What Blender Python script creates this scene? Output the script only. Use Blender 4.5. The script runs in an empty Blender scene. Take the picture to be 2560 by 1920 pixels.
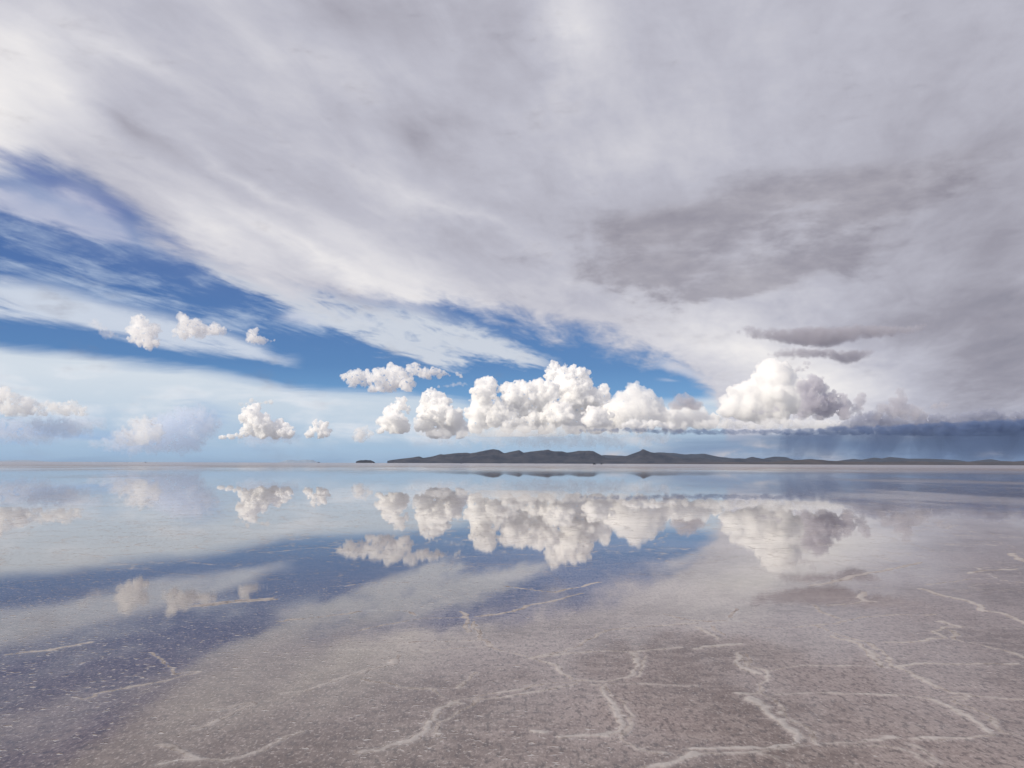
import bpy, bmesh, math, os
import numpy as np
from mathutils import Vector, Matrix, noise

sc = bpy.context.scene
COL = sc.collection

# ------------------------------------------------------------------ camera
F = 2146.0                       # focal length in photograph pixels (2560 wide)
HY = 1158.5                      # horizon line in the photograph
PITCH = math.atan((HY - 960) / F)
ROLL = math.radians(0.21)
EYE = Vector((0, 0, 1.6))
cam = bpy.data.cameras.new('camera')
cam_ob = bpy.data.objects.new('camera', cam)
COL.objects.link(cam_ob)
cam.sensor_width = 34.6
cam.lens = 34.6 * F / 2560
cam.clip_start, cam.clip_end = 0.1, 4e5
CM = Matrix.Rotation(math.radians(90) + PITCH, 4, 'X') @ Matrix.Rotation(ROLL, 4, 'Z')
cam_ob.matrix_world = Matrix.Translation(EYE) @ CM
sc.camera = cam_ob

def pdir(px, py):
    return (CM @ Vector(((px - 1280) / F, -(py - 960) / F, -1))).normalized()
def ppt(px, py, Y):
    v = pdir(px, py)
    return EYE + v * (Y / v.y)
def pground(px, py):
    v = pdir(px, py)
    return EYE + v * (-EYE.z / v.z)
def ang(px, py):                 # azimuth and elevation of a direction, radians
    v = pdir(px, py)
    return math.atan2(v.x, v.y), math.asin(v.z)

def tag(o, label=None, cat=None, group=None, kind=None):
    if label: o['label'] = label
    if cat: o['category'] = cat
    if group: o['group'] = group
    if kind: o['kind'] = kind
    return o

# ------------------------------------------------------------------ sun and sky
SUN_EL, SUN_AZ = math.radians(28), math.radians(-120)
sun_dir = Vector((math.sin(SUN_AZ) * math.cos(SUN_EL), math.cos(SUN_AZ) * math.cos(SUN_EL), math.sin(SUN_EL)))
sun = bpy.data.lights.new('sun', 'SUN')
sun.energy, sun.angle, sun.color = 4.0, math.radians(0.5), (1, .90, .74)
sun_ob = bpy.data.objects.new('sun', sun)
COL.objects.link(sun_ob)
sun_ob.rotation_euler = sun_dir.to_track_quat('Z', 'Y').to_euler()

def s2l(c):
    c = c / 255
    return c / 12.92 if c <= .04045 else ((c + .055) / 1.055) ** 2.4
def lin(r, g, b, k=1.0):
    return (s2l(r) * k, s2l(g) * k, s2l(b) * k, 1)

class NT:
    """small helper that writes node trees as expressions"""
    def __init__(s, tree):
        s.t = tree; s.n = tree.nodes; s.l = tree.links
    def new(s, kind, **kw):
        n = s.n.new(kind)
        for k, v in kw.items(): setattr(n, k, v)
        return n
    def put(s, sock, v):
        if hasattr(v, 'is_output'): s.l.new(v, sock)
        else: sock.default_value = v
    def m(s, op, a, b=None, c=None, clamp=False):
        n = s.new('ShaderNodeMath', operation=op, use_clamp=clamp)
        for i, v in enumerate((a, b, c)):
            if v is not None: s.put(n.inputs[i], v)
        return n.outputs[0]
    def vm(s, op, a, b=None):
        n = s.new('ShaderNodeVectorMath', operation=op)
        s.put(n.inputs[0], a)
        if b is not None: s.put(n.inputs[1], b)
        return n.outputs[0]
    def xyz(s, x, y, z=0.0):
        n = s.new('ShaderNodeCombineXYZ')
        for i, v in enumerate((x, y, z)): s.put(n.inputs[i], v)
        return n.outputs[0]
    def sep(s, v):
        n = s.new('ShaderNodeSeparateXYZ'); s.put(n.inputs[0], v); return n.outputs
    def step(s, v, a, b):
        n = s.new('ShaderNodeMapRange', interpolation_type='SMOOTHSTEP')
        s.put(n.inputs[0], v); s.put(n.inputs[1], a); s.put(n.inputs[2], b)
        n.inputs[3].default_value = 0; n.inputs[4].default_value = 1
        return n.outputs[0]
    def lerp(s, v, a, b, c, d):
        n = s.new('ShaderNodeMapRange')
        s.put(n.inputs[0], v)
        for i, q in enumerate((a, b, c, d)): n.inputs[1 + i].default_value = q
        return n.outputs[0]
    def mix(s, f, a, b):
        n = s.new('ShaderNodeMix', data_type='RGBA')
        s.put(n.inputs[0], f); s.put(n.inputs[6], a); s.put(n.inputs[7], b)
        return n.outputs[2]
    def noise(s, v, scale, detail=5, rough=.55, dist=0.0, lac=2.0):
        n = s.new('ShaderNodeTexNoise')
        s.put(n.inputs['Vector'], v)
        n.inputs['Scale'].default_value = scale; n.inputs['Detail'].default_value = detail
        n.inputs['Roughness'].default_value = rough; n.inputs['Distortion'].default_value = dist
        n.inputs['Lacunarity'].default_value = lac
        return n.outputs['Fac']
    def curve(s, x, pts):
        n = s.new('ShaderNodeFloatCurve')
        c = n.mapping.curves[0]
        n.mapping.use_clip = False
        c.points[0].location = pts[0]; c.points[1].location = pts[-1]
        for p in pts[1:-1]: c.points.new(*p)
        for p in c.points: p.handle_type = 'AUTO_CLAMPED'
        n.mapping.extend = 'HORIZONTAL'
        n.mapping.update()
        s.put(n.inputs['Value'], x)
        return n.outputs[0]
    def ramp(s, f, stops, interp='LINEAR'):
        n = s.new('ShaderNodeValToRGB')
        r = n.color_ramp; r.interpolation = interp
        r.elements[0].position, r.elements[0].color = stops[0]
        r.elements[1].position, r.elements[1].color = stops[-1]
        for p, c in stops[1:-1]:
            e = r.elements.new(p); e.color = c
        s.put(n.inputs[0], f)
        return n.outputs[0]

world = bpy.data.worlds.new('World')
sc.world = world
world.use_nodes = True
world.cycles.sampling_method = 'NONE'
W = NT(world.node_tree)
bg = W.n['Background']
SKY_K = 0.1
bg.inputs[1].default_value = SKY_K
INV = 1 / SKY_K
K2 = 2560 / 2212                  # the layout below was measured on a 2212 px wide view
AMIN, AMAX, EMAX = -0.75, 0.75, 0.6

tc = W.new('ShaderNodeTexCoord')
dx, dy, dz = W.sep(tc.outputs['Generated'])
az = W.m('ARCTAN2', dx, dy)
el = W.m('ARCSINE', dz)
an = W.lerp(az, AMIN, AMAX, 0, 1)

sky_tex = W.new('ShaderNodeTexSky', sky_type='NISHITA', sun_disc=False)
sky_tex.sun_elevation, sky_tex.sun_rotation = SUN_EL, SUN_AZ
sky_tex.altitude, sky_tex.air_density, sky_tex.dust_density, sky_tex.ozone_density = 3650, 1.0, 0.2, 2.0

# deck coordinates: where the ray meets a flat cloud layer overhead
zz = W.m('ADD', W.m('MAXIMUM', dz, 0.0), 0.07)
u = W.m('DIVIDE', dx, zz)
v = W.m('DIVIDE', dy, zz)
def deck(rot, sx, sy, off=0.0):
    c, s_ = math.cos(rot), math.sin(rot)       # along = rotated forward axis
    al = W.m('ADD', W.m('MULTIPLY', u, s_ * sy), W.m('MULTIPLY', v, c * sy))
    ac = W.m('SUBTRACT', W.m('MULTIPLY', u, c * sx), W.m('MULTIPLY', v, s_ * sx))
    return W.xyz(W.m('ADD', ac, off), al, off)
streak = W.noise(deck(math.radians(13), 1.0, .30), 1.15, 7, .58, .35)
streak_f = W.noise(deck(math.radians(15), 1.0, .35, 5.3), 3.4, 6, .6, .5)
streak_g = W.noise(deck(math.radians(17), 1.0, .4, 2.7), 9.0, 6, .62, .6)
broad = W.noise(deck(math.radians(5), 1.0, .6, 9.1), .62, 4, .5, .6)
ae = W.xyz(az, W.m('MULTIPLY', el, 2.2), 0.0)
puff = W.noise(ae, 9, 7, .58, .3)
puff_f = W.noise(ae, 30, 6, .6, .2)
flat = W.noise(W.xyz(az, W.m('MULTIPLY', el, 7.0), 3.0), 7, 7, .55, .5)
def c0(n): return W.m('SUBTRACT', n, .5)

def edge(pts):                    # a cloud edge: elevation as a function of azimuth
    q = []
    for x, y in pts:
        a, e = ang(x * K2, y * K2)
        q.append(((a - AMIN) / (AMAX - AMIN), e / EMAX))
    return W.m('MULTIPLY', W.curve(an, q), EMAX)
def wsum(*terms):
    r = None
    for n, k in terms:
        t = W.m('MULTIPLY', c0(n), k)
        r = t if r is None else W.m('ADD', r, t)
    return r
def band(lo, hi, slo, shi, warp):
    e = W.m('ADD', el, warp)
    m = None
    if lo is not None: m = W.step(W.m('SUBTRACT', e, edge(lo)), -slo, slo)
    if hi is not None:
        h = W.step(W.m('SUBTRACT', edge(hi), e), -shi, shi)
        m = h if m is None else W.m('MULTIPLY', m, h)
    return m
def blob(x, y, rx, ry, rot=0.0, warp=None):
    a, e = ang(x * K2, y * K2)
    n = W.new('ShaderNodeMapping', vector_type='TEXTURE')
    n.inputs['Location'].default_value = (a, e, 0)
    n.inputs['Rotation'].default_value = (0, 0, math.radians(rot))
    k = K2 / F
    n.inputs['Scale'].default_value = (rx * k, ry * k, 1)
    W.put(n.inputs['Vector'], warp if warp is not None else W_AE)
    g = W.new('ShaderNodeTexGradient', gradient_type='QUADRATIC_SPHERE')
    W.l.new(n.outputs[0], g.inputs[0])
    return g.outputs['Fac']
warp_x = W.m('ADD', az, wsum((streak, .10), (puff, .05)))
warp_y = W.m('ADD', el, wsum((broad, .05), (puff, .03)))
W_AE = W.xyz(warp_x, warp_y, 0.0)
tight = W.xyz(W.m('ADD', az, wsum((puff_f, .035), (puff, .05))), W.m('ADD', el, wsum((puff_f, .02), (puff, .03))), 0.0)
def total(base, items, warp=None):
    r = base
    for (x, y, rx, ry, rot, k) in items:
        r = W.m('MULTIPLY_ADD', blob(x, y, rx, ry, rot, warp), k, r)
    return r

# clear sky, a little deeper than the plain model
hsv = W.new('ShaderNodeHueSaturation')
hsv.inputs['Saturation'].default_value = 1.05
hsv.inputs['Value'].default_value = 1.0
W.l.new(sky_tex.outputs[0], hsv.inputs['Color'])
col = W.mix(1.0, hsv.outputs[0], hsv.outputs[0])
blue = W.ramp(W.m('MULTIPLY', el, 3.0), [(0, lin(150, 190, 222, INV)), (.18, lin(104, 158, 208, INV)), (.33, lin(76, 124, 181, INV)), (.62, lin(74, 108, 169, INV)), (1, lin(78, 102, 160, INV))])
col = W.mix(.75, col, blue)

# low veil over the left half of the horizon
veil_c = W.ramp(W.m('MULTIPLY', el, 6.0), [(0, lin(160, 186, 210, INV)), (.12, lin(168, 192, 214, INV)), (.30, lin(196, 211, 225, INV)), (.55, lin(214, 223, 232, INV)), (1, lin(216, 223, 232, INV))])
veil = band(None, [(-60, 742), (60, 760), (150, 762), (300, 786), (420, 800), (520, 818), (620, 838), (760, 850), (900, 858), (1050, 880), (1250, 905), (1400, 880), (1560, 850), (1700, 800), (2260, 780)], .01, .010, wsum((flat, .030), (puff, .016)))
veil = W.m('MULTIPLY', veil, W.step(W.m('ADD', flat, wsum((streak, .4))), -.05, .46))
col = W.mix(W.m('MULTIPLY', veil, .97), col, veil_c)
heap = W.m('MULTIPLY', W.step(W.m('ADD', W.m('MULTIPLY', puff, .65), W.m('MULTIPLY', flat, .35)), .47, .62), W.m('MULTIPLY', W.step(el, .012, .035), W.step(el, .125, .08)))
col = W.mix(W.m('MULTIPLY', W.m('MULTIPLY', heap, veil), .85), col, lin(226, 231, 238, INV))
violet = total(0.0, [(60, 930, 260, 60, 0, .9), (250, 950, 200, 40, 0, .5), (430, 900, 80, 70, 0, .7), (560, 930, 120, 40, 0, .35)])
col = W.mix(W.m('MULTIPLY', violet, 1.0, clamp=True), col, lin(146, 176, 216, INV))

# middle streaks
wisp_w = wsum((streak, .05), (streak_f, .05), (streak_g, .02), (puff, .014))
def streak_layer(lo, hi, slo, shi, alpha, colr, warp=wisp_w, nz=None, a=.3, b=.6):
    global col
    m = band(lo, hi, slo, shi, warp)
    a0 = (max(p[0] for p in lo) - 1106) / 1854
    m = W.m('MULTIPLY', m, W.step(az, a0 + .005, a0 - .02))
    a1 = (min(p[0] for p in lo) - 1106) / 1854
    if a1 > -.55: m = W.m('MULTIPLY', m, W.step(az, a1 - .005, a1 + .03))
    if nz is not None: m = W.m('MULTIPLY', m, W.step(nz, a, b))
    col = W.mix(W.m('MULTIPLY', m, alpha), col, colr)
WHT = lin(212, 216, 228, INV)
# faint wisps filling the blue wedge on the left
streak_layer([(-60, 640), (200, 690), (500, 720), (800, 720), (1000, 720)], [(-60, 380), (150, 440), (300, 500), (500, 585), (800, 690), (1000, 700)], .012, .012, .85, lin(178, 194, 218, INV), nz=W.m('ADD', wsum((streak_f, .5), (streak_g, .35), (puff, .4)), .5), a=.44, b=.68)
# white patch at the left edge
streak_layer([(-60, 440), (60, 468), (160, 500), (260, 520), (330, 532)], [(-60, 396), (60, 408), (160, 420), (230, 455), (270, 490), (330, 528)], .008, .010, .9, lin(208, 208, 222, INV), wsum((streak_f, .03), (streak_g, .02), (puff, .03)))
thin = W.m('MULTIPLY', total(0.0, [(40, 400, 420, 130, -18, 1.0), (300, 500, 300, 110, -28, .7)]), W.step(W.m('ADD', W.m('MULTIPLY', streak_f, .5), W.m('MULTIPLY', puff, .5)), .25, .6))
col = W.mix(W.m('MULTIPLY', thin, .95, clamp=True), col, lin(144, 160, 196, INV))
# broad band S2 behind the fluffy clouds
streak_layer([(-60, 676), (60, 688), (150, 700), (260, 728), (380, 748), (500, 768), (620, 782), (660, 784)], [(-60, 604), (60, 612), (150, 632), (260, 664), (380, 690), (500, 726), (560, 752), (620, 774), (660, 782)], .007, .009, .92, lin(208, 216, 229, INV), wsum((streak_f, .022), (streak_g, .012), (flat, .014), (puff, .016)), nz=streak_f, a=.22, b=.45)
# small streaks
streak_layer([(590, 690), (680, 700), (780, 702), (830, 704)], [(590, 686), (640, 672), (700, 670), (780, 680), (830, 700)], .006, .006, .75, WHT, wsum((puff, .02), (puff_f, .01)))
# long streak S1 running down towards the central cumulus
streak_layer([(420, 560), (560, 630), (700, 690), (820, 740), (900, 770), (940, 792), (1000, 790), (1050, 776), (1110, 784), (1180, 798), (1230, 806)], [(420, 540), (560, 590), (700, 634), (820, 662), (900, 672), (960, 690), (1040, 716), (1100, 738), (1160, 772), (1190, 790), (1230, 804)], .008, .009, .95, lin(208, 214, 224, INV), wsum((streak, .03), (streak_f, .045), (streak_g, .022), (puff, .016)), nz=W.m('ADD', W.m('MULTIPLY', streak_f, .6), W.m('MULTIPLY', streak_g, .4)), a=.28, b=.5)
streak_layer([(1400, 790), (1450, 800), (1560, 842)], [(1400, 768), (1450, 780), (1560, 832)], .004, .004, .7, WHT, wsum((puff, .01)))
streak_layer([(1415, 822), (1440, 824), (1466, 824)], [(1415, 816), (1440, 818), (1466, 822)], .0015, .0015, .7, WHT, wsum((puff_f, .003)))

# the main overcast sheet
val = total(.755, [
    (700, 560, 520, 46, -24, .16), (560, 420, 450, 40, -26, .10), (1000, 470, 420, 42, -20, .10), (300, 130, 300, 40, -20, .08),
    (-40, 250, 300, 260, -20, .34), (60, 90, 260, 120, -10, .10), (760, 20, 420, 140, -8, -.15), (300, 290, 190, 70, -25, -.12),
    (1240, 60, 170, 260, 20, .17), (1120, 60, 140, 170, 60, -.05), (900, 300, 230, 120, -30, -.12), (760, 240, 160, 90, -30, -.06),
    (470, 510, 380, 120, -27, .20), (900, 620, 480, 120, -22, .18), (150, 230, 300, 120, -25, .12), (1350, 330, 400, 180, 0, .06),
    (2160, 640, 420, 260, 0, -.20), (2200, 300, 420, 400, 0, -.06), (1850, 120, 400, 200, 0, -.02), (2100, 860, 420, 160, 0, -.14), (2240, 760, 260, 120, 0, -.12),
    (1600, 745, 330, 100, -12, .19), (1760, 850, 340, 150, 0, .30), (1300, 690, 260, 70, -12, .04), (1900, 700, 300, 100, 0, -.05)])
val = W.m('ADD', val, wsum((streak, .28), (streak_f, .17), (streak_g, .10), (broad, .26), (puff, .08), (puff_f, .05)))
deck_c = W.ramp(val, [(.45, lin(128, 128, 142, INV)), (.6, lin(156, 154, 166, INV)), (.745, lin(189, 189, 201, INV)), (.85, lin(214, 213, 220, INV)), (.98, lin(239, 236, 236, INV))])
deck_m = band([(-60, 340), (60, 352), (150, 385), (230, 430), (280, 462), (330, 505), (420, 548), (520, 592), (620, 632), (740, 652), (860, 662), (960, 660), (1060, 684), (1160, 704), (1280, 728), (1400, 764), (1500, 812), (1545, 850), (1556, 900), (1600, 990), (1700, 1003), (2260, 1003)], None, .020, .02, wsum((streak, .05), (streak_f, .07), (streak_g, .035), (puff, .022)))
col = W.mix(deck_m, col, deck_c)
# thin holes in the sheet along its left edge
hole = W.m('MULTIPLY', total(0.0, [(60, 380, 240, 40, -18, .9), (430, 560, 170, 26, -28, .5), (240, 460, 160, 40, -30, .7)]), W.step(streak_f, .62, .38))
col = W.mix(W.m('MULTIPLY', hole, .75, clamp=True), col, lin(112, 128, 178, INV))
# the darker ragged layer on the right
dk = total(-.02, [(1380, 505, 330, 105, 4, 1.1), (1640, 430, 400, 110, 4, 1.0), (1880, 460, 340, 110, 6, .8), (1410, 592, 350, 85, 2, 1.25), (1720, 580, 380, 75, 8, .9), (1580, 634, 240, 44, 6, 1.2), (1860, 400, 300, 100, 0, .6), (2080, 340, 260, 110, 0, .5), (1600, 520, 380, 100, 5, .4)], tight)
dk = W.m('ADD', dk, wsum((flat, .5), (puff, 1.5), (puff_f, .9)))
dk_c = W.ramp(W.m('ADD', .5, wsum((puff, 1.0), (puff_f, .8), (flat, .4))), [(.3, lin(168, 164, 172, INV)), (.55, lin(148, 144, 154, INV)), (.75, lin(132, 128, 140, INV))])
col = W.mix(W.m('MULTIPLY', W.step(dk, .06, .82), .68), col, dk_c)
# air under the storm on the right
low = band(None, [(1200, 1000), (1330, 985), (1420, 960), (1560, 948), (1700, 935), (2260, 930)], .01, .012, wsum((flat, .02)))
low_c = W.ramp(W.m('ADD', flat, 0.0), [(.3, lin(120, 140, 170, INV)), (.5, lin(138, 158, 184, INV)), (.7, lin(172, 180, 192, INV))])
col = W.mix(low, col, low_c)
wet = total(0.0, [(2150, 965, 520, 90, 0, 1.2), (1800, 960, 260, 50, 0, .5)])
col = W.mix(W.m('MULTIPLY', wet, .85, clamp=True), col, lin(98, 117, 150, INV))
warm = total(0.0, [(1325, 983, 60, 14, 0, 1.0), (1570, 982, 60, 16, 0, 1.0), (1790, 992, 50, 18, 0, .8), (1650, 960, 90, 18, 0, .6), (2140, 985, 50, 18, 0, .6), (1390, 945, 120, 14, 0, .6), (1440, 930, 60, 12, 0, .6)], tight)
col = W.mix(W.m('MULTIPLY', W.m('MULTIPLY', warm, W.step(puff_f, .3, .6)), .8, clamp=True), col, lin(218, 206, 200, INV))
# below the horizon: unseen salt-toned glow added to light the clouds from beneath
col = W.mix(W.step(dz, -.004, -.03), col, lin(150, 146, 146, INV))
W.l.new(col, bg.inputs[0])

# ------------------------------------------------------------------ materials
def material(name):
    m = bpy.data.materials.new(name)
    m.use_nodes = True
    m.node_tree.nodes.clear()
    t = NT(m.node_tree)
    out = t.new('ShaderNodeOutputMaterial')
    return m, t, out
def cloud_mat(name, density, color=(1, 1, 1), g=0.0, absorb=0.0):
    m, t, out = material(name)
    v_ = t.new('ShaderNodeVolumePrincipled')
    v_.inputs['Color'].default_value = (*color, 1)
    v_.inputs['Density'].default_value = density
    v_.inputs['Anisotropy'].default_value = g
    t.l.new(v_.outputs[0], out.inputs['Volume'])
    return m

# ------------------------------------------------------------------ clouds
def ico(sub):
    bm = bmesh.new(); bmesh.ops.create_icosphere(bm, subdivisions=sub, radius=1)
    v_ = np.array([x.co[:] for x in bm.verts]); f = np.array([[x.index for x in q.verts] for q in bm.faces])
    bm.free(); return v_, f
ICO = {k: ico(k) for k in (1, 2, 3)}

def cloud(name, lobes, org, scale, dist, base, mat, seed=1, vox=1.4, depth=1.0, levels=2, squash=1.0, rag=5.0, kids=(16, 9), flat_k=.12):
    rng = np.random.default_rng(seed)
    px = dist / F
    balls = []
    def spawn(c, R, lev):
        if lev >= levels: return
        for _ in range(kids[lev]):
            d = rng.normal(size=3); d /= np.linalg.norm(d)
            if d[2] < -.4: d[2] *= -1
            r = R * rng.uniform(.28, .5)
            if r / px < 1.3: continue
            d[2] *= squash
            c2 = c + d * (R * rng.uniform(.82, 1.02))
            balls.append((c2, r)); spawn(c2, r, lev + 1)
    for (x, y, r) in lobes:
        X, Y, R = org[0] + x / scale, org[1] + y / scale, r / scale
        c = np.array(ppt(X, Y, dist + rng.uniform(-.8, .8) * R * depth * px))
        balls.append((c, R * px)); spawn(c, R * px, 0)
    V, Fc, o = [], [], 0
    sq = np.array([1, 1, squash])
    for c, R in balls:
        v_, f = ICO[3 if R / px > 20 else 2]
        V.append(v_ * R * sq + c); Fc.append(f + o); o += len(v_)
    V = np.concatenate(V); Fc = np.concatenate(Fc)
    C = V.mean(0); C[2] = V[:, 2].min()
    me = bpy.data.meshes.new(name); me.from_pydata((V - C).tolist(), [], Fc.tolist())
    ob = bpy.data.objects.new(name, me); COL.objects.link(ob)
    md = ob.modifiers.new('remesh', 'REMESH'); md.mode = 'VOXEL'; md.voxel_size = vox * px; md.adaptivity = 0
    dg = bpy.context.evaluated_depsgraph_get()
    me2 = bpy.data.meshes.new_from_object(ob.evaluated_get(dg))
    ob.modifiers.clear(); ob.data = me2; bpy.data.meshes.remove(me)
    n = len(me2.vertices)
    a = np.empty(n * 3, np.float32); me2.vertices.foreach_get('co', a); a = a.reshape(-1, 3)
    nr = np.empty(n * 3, np.float32); me2.vertices.foreach_get('normal', nr); nr = nr.reshape(-1, 3)
    off = Vector((seed * 7.3, seed * 3.1, 0))
    dd = np.array([noise.turbulence(Vector(p) / (16 * px) + off, 4, False, noise_basis='BLENDER') for p in a])
    de = np.array([noise.turbulence(Vector(p) / (6 * px) + off, 3, False, noise_basis='BLENDER') for p in a])
    a += nr * ((dd - dd.mean()) * rag * px + (de - de.mean()) * rag * .45 * px)[:, None]
    me2.vertices.foreach_set('co', a.ravel())
    if base is not None:
        bz = ppt(org[0], org[1] + base / scale, dist).z - C[2]
        w = a[:, 2] < bz
        a[w, 2] = bz + (a[w, 2] - bz) * flat_k
    me2.vertices.foreach_set('co', a.ravel()); me2.update()
    me2.polygons.foreach_set('use_smooth', np.ones(len(me2.polygons), bool))
    me2.materials.clear(); me2.materials.append(mat)
    me2.name = name
    ob.location = C
    return ob

def along(pts, r0, n, seed, r1=None, jit=.4):
    """lobes strung along a line of points: for flat or ragged clouds"""
    rng = np.random.default_rng(seed)
    out = []
    P = np.array(pts, float)
    seg = np.r_[0, np.cumsum(np.hypot(*np.diff(P, axis=0).T))]
    for t in np.linspace(0, seg[-1], n):
        x = np.interp(t, seg, P[:, 0]); y = np.interp(t, seg, P[:, 1])
        k = t / seg[-1]
        r = (r0 if r1 is None else r0 + (r1 - r0) * k) * rng.uniform(.7, 1.2)
        out.append((x + rng.uniform(-jit, jit) * r, y + rng.uniform(-jit, jit) * r, r))
    return out

def fill(poly, n, rmax, seed, rmin=5):
    """lobes scattered inside an outline, each as large as its distance to the rim allows"""
    rng = np.random.default_rng(seed)
    P = np.array(poly, float); Q = np.roll(P, -1, 0)
    lo, hi = P.min(0), P.max(0)
    out = []
    while len(out) < n:
        p = rng.uniform(lo, hi)
        cr = ((P[:, 1] > p[1]) != (Q[:, 1] > p[1]))
        xi = (Q[:, 0] - P[:, 0]) * (p[1] - P[:, 1]) / (Q[:, 1] - P[:, 1] + 1e-9) + P[:, 0]
        if (cr & (p[0] < xi)).sum() % 2 == 0: continue
        d = Q - P
        t = np.clip(((p - P) * d).sum(1) / (d * d).sum(1), 0, 1)
        r = np.hypot(*(P + t[:, None] * d - p).T).min()
        if r < rmin * .6: continue
        out.append((p[0], p[1], min(max(r * 1.05, rmin), rmax)))
    return out

M_DENSE = cloud_mat('bright_cumulus_vapour', .007)
M_SOFT = cloud_mat('soft_cumulus_vapour', .0022)
M_FAR = cloud_mat('distant_cumulus_vapour', .0011)
M_FLUFF = cloud_mat('fair_weather_vapour', .007)
M_GREY = cloud_mat('painted_shade_vapour', .0035, (.78, .77, .82))  # darker colour paints in the shade of the overcast deck
M_GREYS = cloud_mat('painted_shade_soft_vapour', .0022, (.74, .73, .78))  # greyed colour stands for the deck's shade on the softer clouds
M_LENS = cloud_mat('painted_shade_lens_vapour', .0017, (.60, .59, .65))  # flat clouds darkened by colour where the deck would shade them
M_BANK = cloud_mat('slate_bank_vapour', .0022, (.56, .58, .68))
M_STORM = cloud_mat('storm_shelf_vapour', .0024, (.22, .30, .50))

R1, S1 = (900, 880), 2.6976
R2, S2 = (1700, 760), 2.572
R3, S3 = (0, 760), 2.3532
GH = 'white cumulus towers along the horizon'
tag(cloud('cumulus_cloud', [(865, 205, 33), (850, 240, 52), (900, 225, 33), (830, 290, 72), (840, 370, 78), (800, 450, 68), (900, 430, 80), (780, 500, 52), (985, 260, 40), (1070, 250, 43), (1130, 260, 45), (1160, 240, 28), (1220, 230, 40), (1270, 270, 55), (1020, 300, 55), (1200, 320, 85), (1100, 350, 85), (1050, 420, 85), (1200, 440, 85), (1290, 330, 40), (1320, 420, 90), (1000, 480, 60), (1120, 500, 50), (1250, 500, 60)],
    R1, S1, 58000, 548, M_DENSE, 3, vox=1.1, levels=3, kids=(16, 8, 4), rag=6), 'broad bright white cumulus bank standing left of the tallest tower above the hills', 'cloud', GH)
tag(cloud('cumulus_cloud', [(1310, 105, 27), (1300, 150, 44), (1360, 150, 48), (1420, 150, 40), (1500, 140, 32), (1470, 200, 70), (1380, 220, 75), (1330, 250, 58), (1530, 220, 45), (1450, 300, 90), (1540, 300, 60), (1640, 270, 33), (1600, 380, 100), (1500, 420, 100), (1400, 420, 80), (1700, 450, 90), (1450, 500, 60), (1600, 500, 60)],
    R1, S1, 61000, 548, M_DENSE, 5, vox=1.1, levels=3, kids=(16, 8, 4), rag=6), 'tallest white cumulus tower in the middle of the horizon with two knobs on top', 'cloud', GH)
tag(cloud('cumulus_cloud', [(1820, 240, 19), (1865, 235, 26), (1860, 290, 62), (1930, 300, 42), (1780, 310, 45), (1730, 340, 38), (1850, 380, 105), (1950, 400, 90), (1780, 430, 80), (1880, 480, 70), (2030, 440, 50)],
    R1, S1, 60000, 548, M_SOFT, 8), 'softer white cumulus with a small double peak right of the tallest tower', 'cloud', GH)
tag(cloud('cumulus_cloud', [(2010, 430, 45), (2090, 450, 70), (2190, 440, 75), (2280, 460, 70), (2350, 480, 50), (2150, 500, 50)],
    R1, S1, 63000, 545, M_SOFT, 21), 'pale blurred cumulus between the double peaked cloud and the brightest thunderhead', 'cloud', GH)
tag(cloud('cumulus_cloud', [(275, 328, 26), (270, 370, 38), (320, 400, 22), (220, 425, 52), (245, 490, 65), (170, 490, 40), (290, 510, 45), (140, 530, 22)],
    R1, S1, 62000, 550, M_DENSE, 11, rag=7, vox=1.1), 'narrow white cumulus tower, smaller of the two left of the broad bank', 'cloud', GH)
tag(cloud('cumulus_cloud', [(485, 282, 30), (465, 330, 46), (440, 390, 50), (440, 440, 40), (530, 350, 56), (590, 330, 26), (560, 430, 85), (620, 460, 75), (670, 520, 52), (500, 520, 70), (580, 530, 60), (400, 495, 35), (680, 555, 30)],
    R1, S1, 64000, 582, M_DENSE, 12, rag=7, vox=1.1), 'wide shouldered white cumulus tower between the narrow tower and the broad bank', 'cloud', GH)
tag(cloud('cumulus_cloud', [(575, 392, 36), (550, 430, 56), (600, 450, 80), (640, 470, 80), (520, 500, 58), (400, 570, 58), (350, 575, 45), (450, 600, 80), (560, 580, 100), (650, 600, 100), (720, 620, 90), (330, 660, 66), (300, 690, 48), (420, 680, 80), (520, 700, 80), (640, 700, 70), (760, 560, 70), (800, 660, 70), (130, 735, 34), (230, 745, 35)],
    R2, S2, 66000, 775, cloud_mat('thunderhead_vapour', .0035), 14, depth=.3, rag=2.5, kids=(12, 4)), 'brightest cream white thunderhead with a stepped left edge over the right hand hills', 'cloud', GH)
tag(cloud('cumulus_cloud', along([(1890, 500), (1980, 490), (2090, 500)], 26, 6, 4) + [(1830, 490, 30), (1790, 500, 20), (1870, 480, 24)], R1, S1, 52000, 520, M_FLUFF, 31), 'small white puff low in front of the double peaked cumulus', 'cloud', GH)
tag(cloud('cumulus_cloud', [(1570, 420, 44), (1540, 430, 30), (1625, 430, 40), (1560, 470, 50), (1640, 480, 40), (1700, 430, 20)], R1, S1, 54000, 500, M_DENSE, 33), 'compact bright puff low at the foot of the tallest tower', 'cloud', GH)

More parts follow.
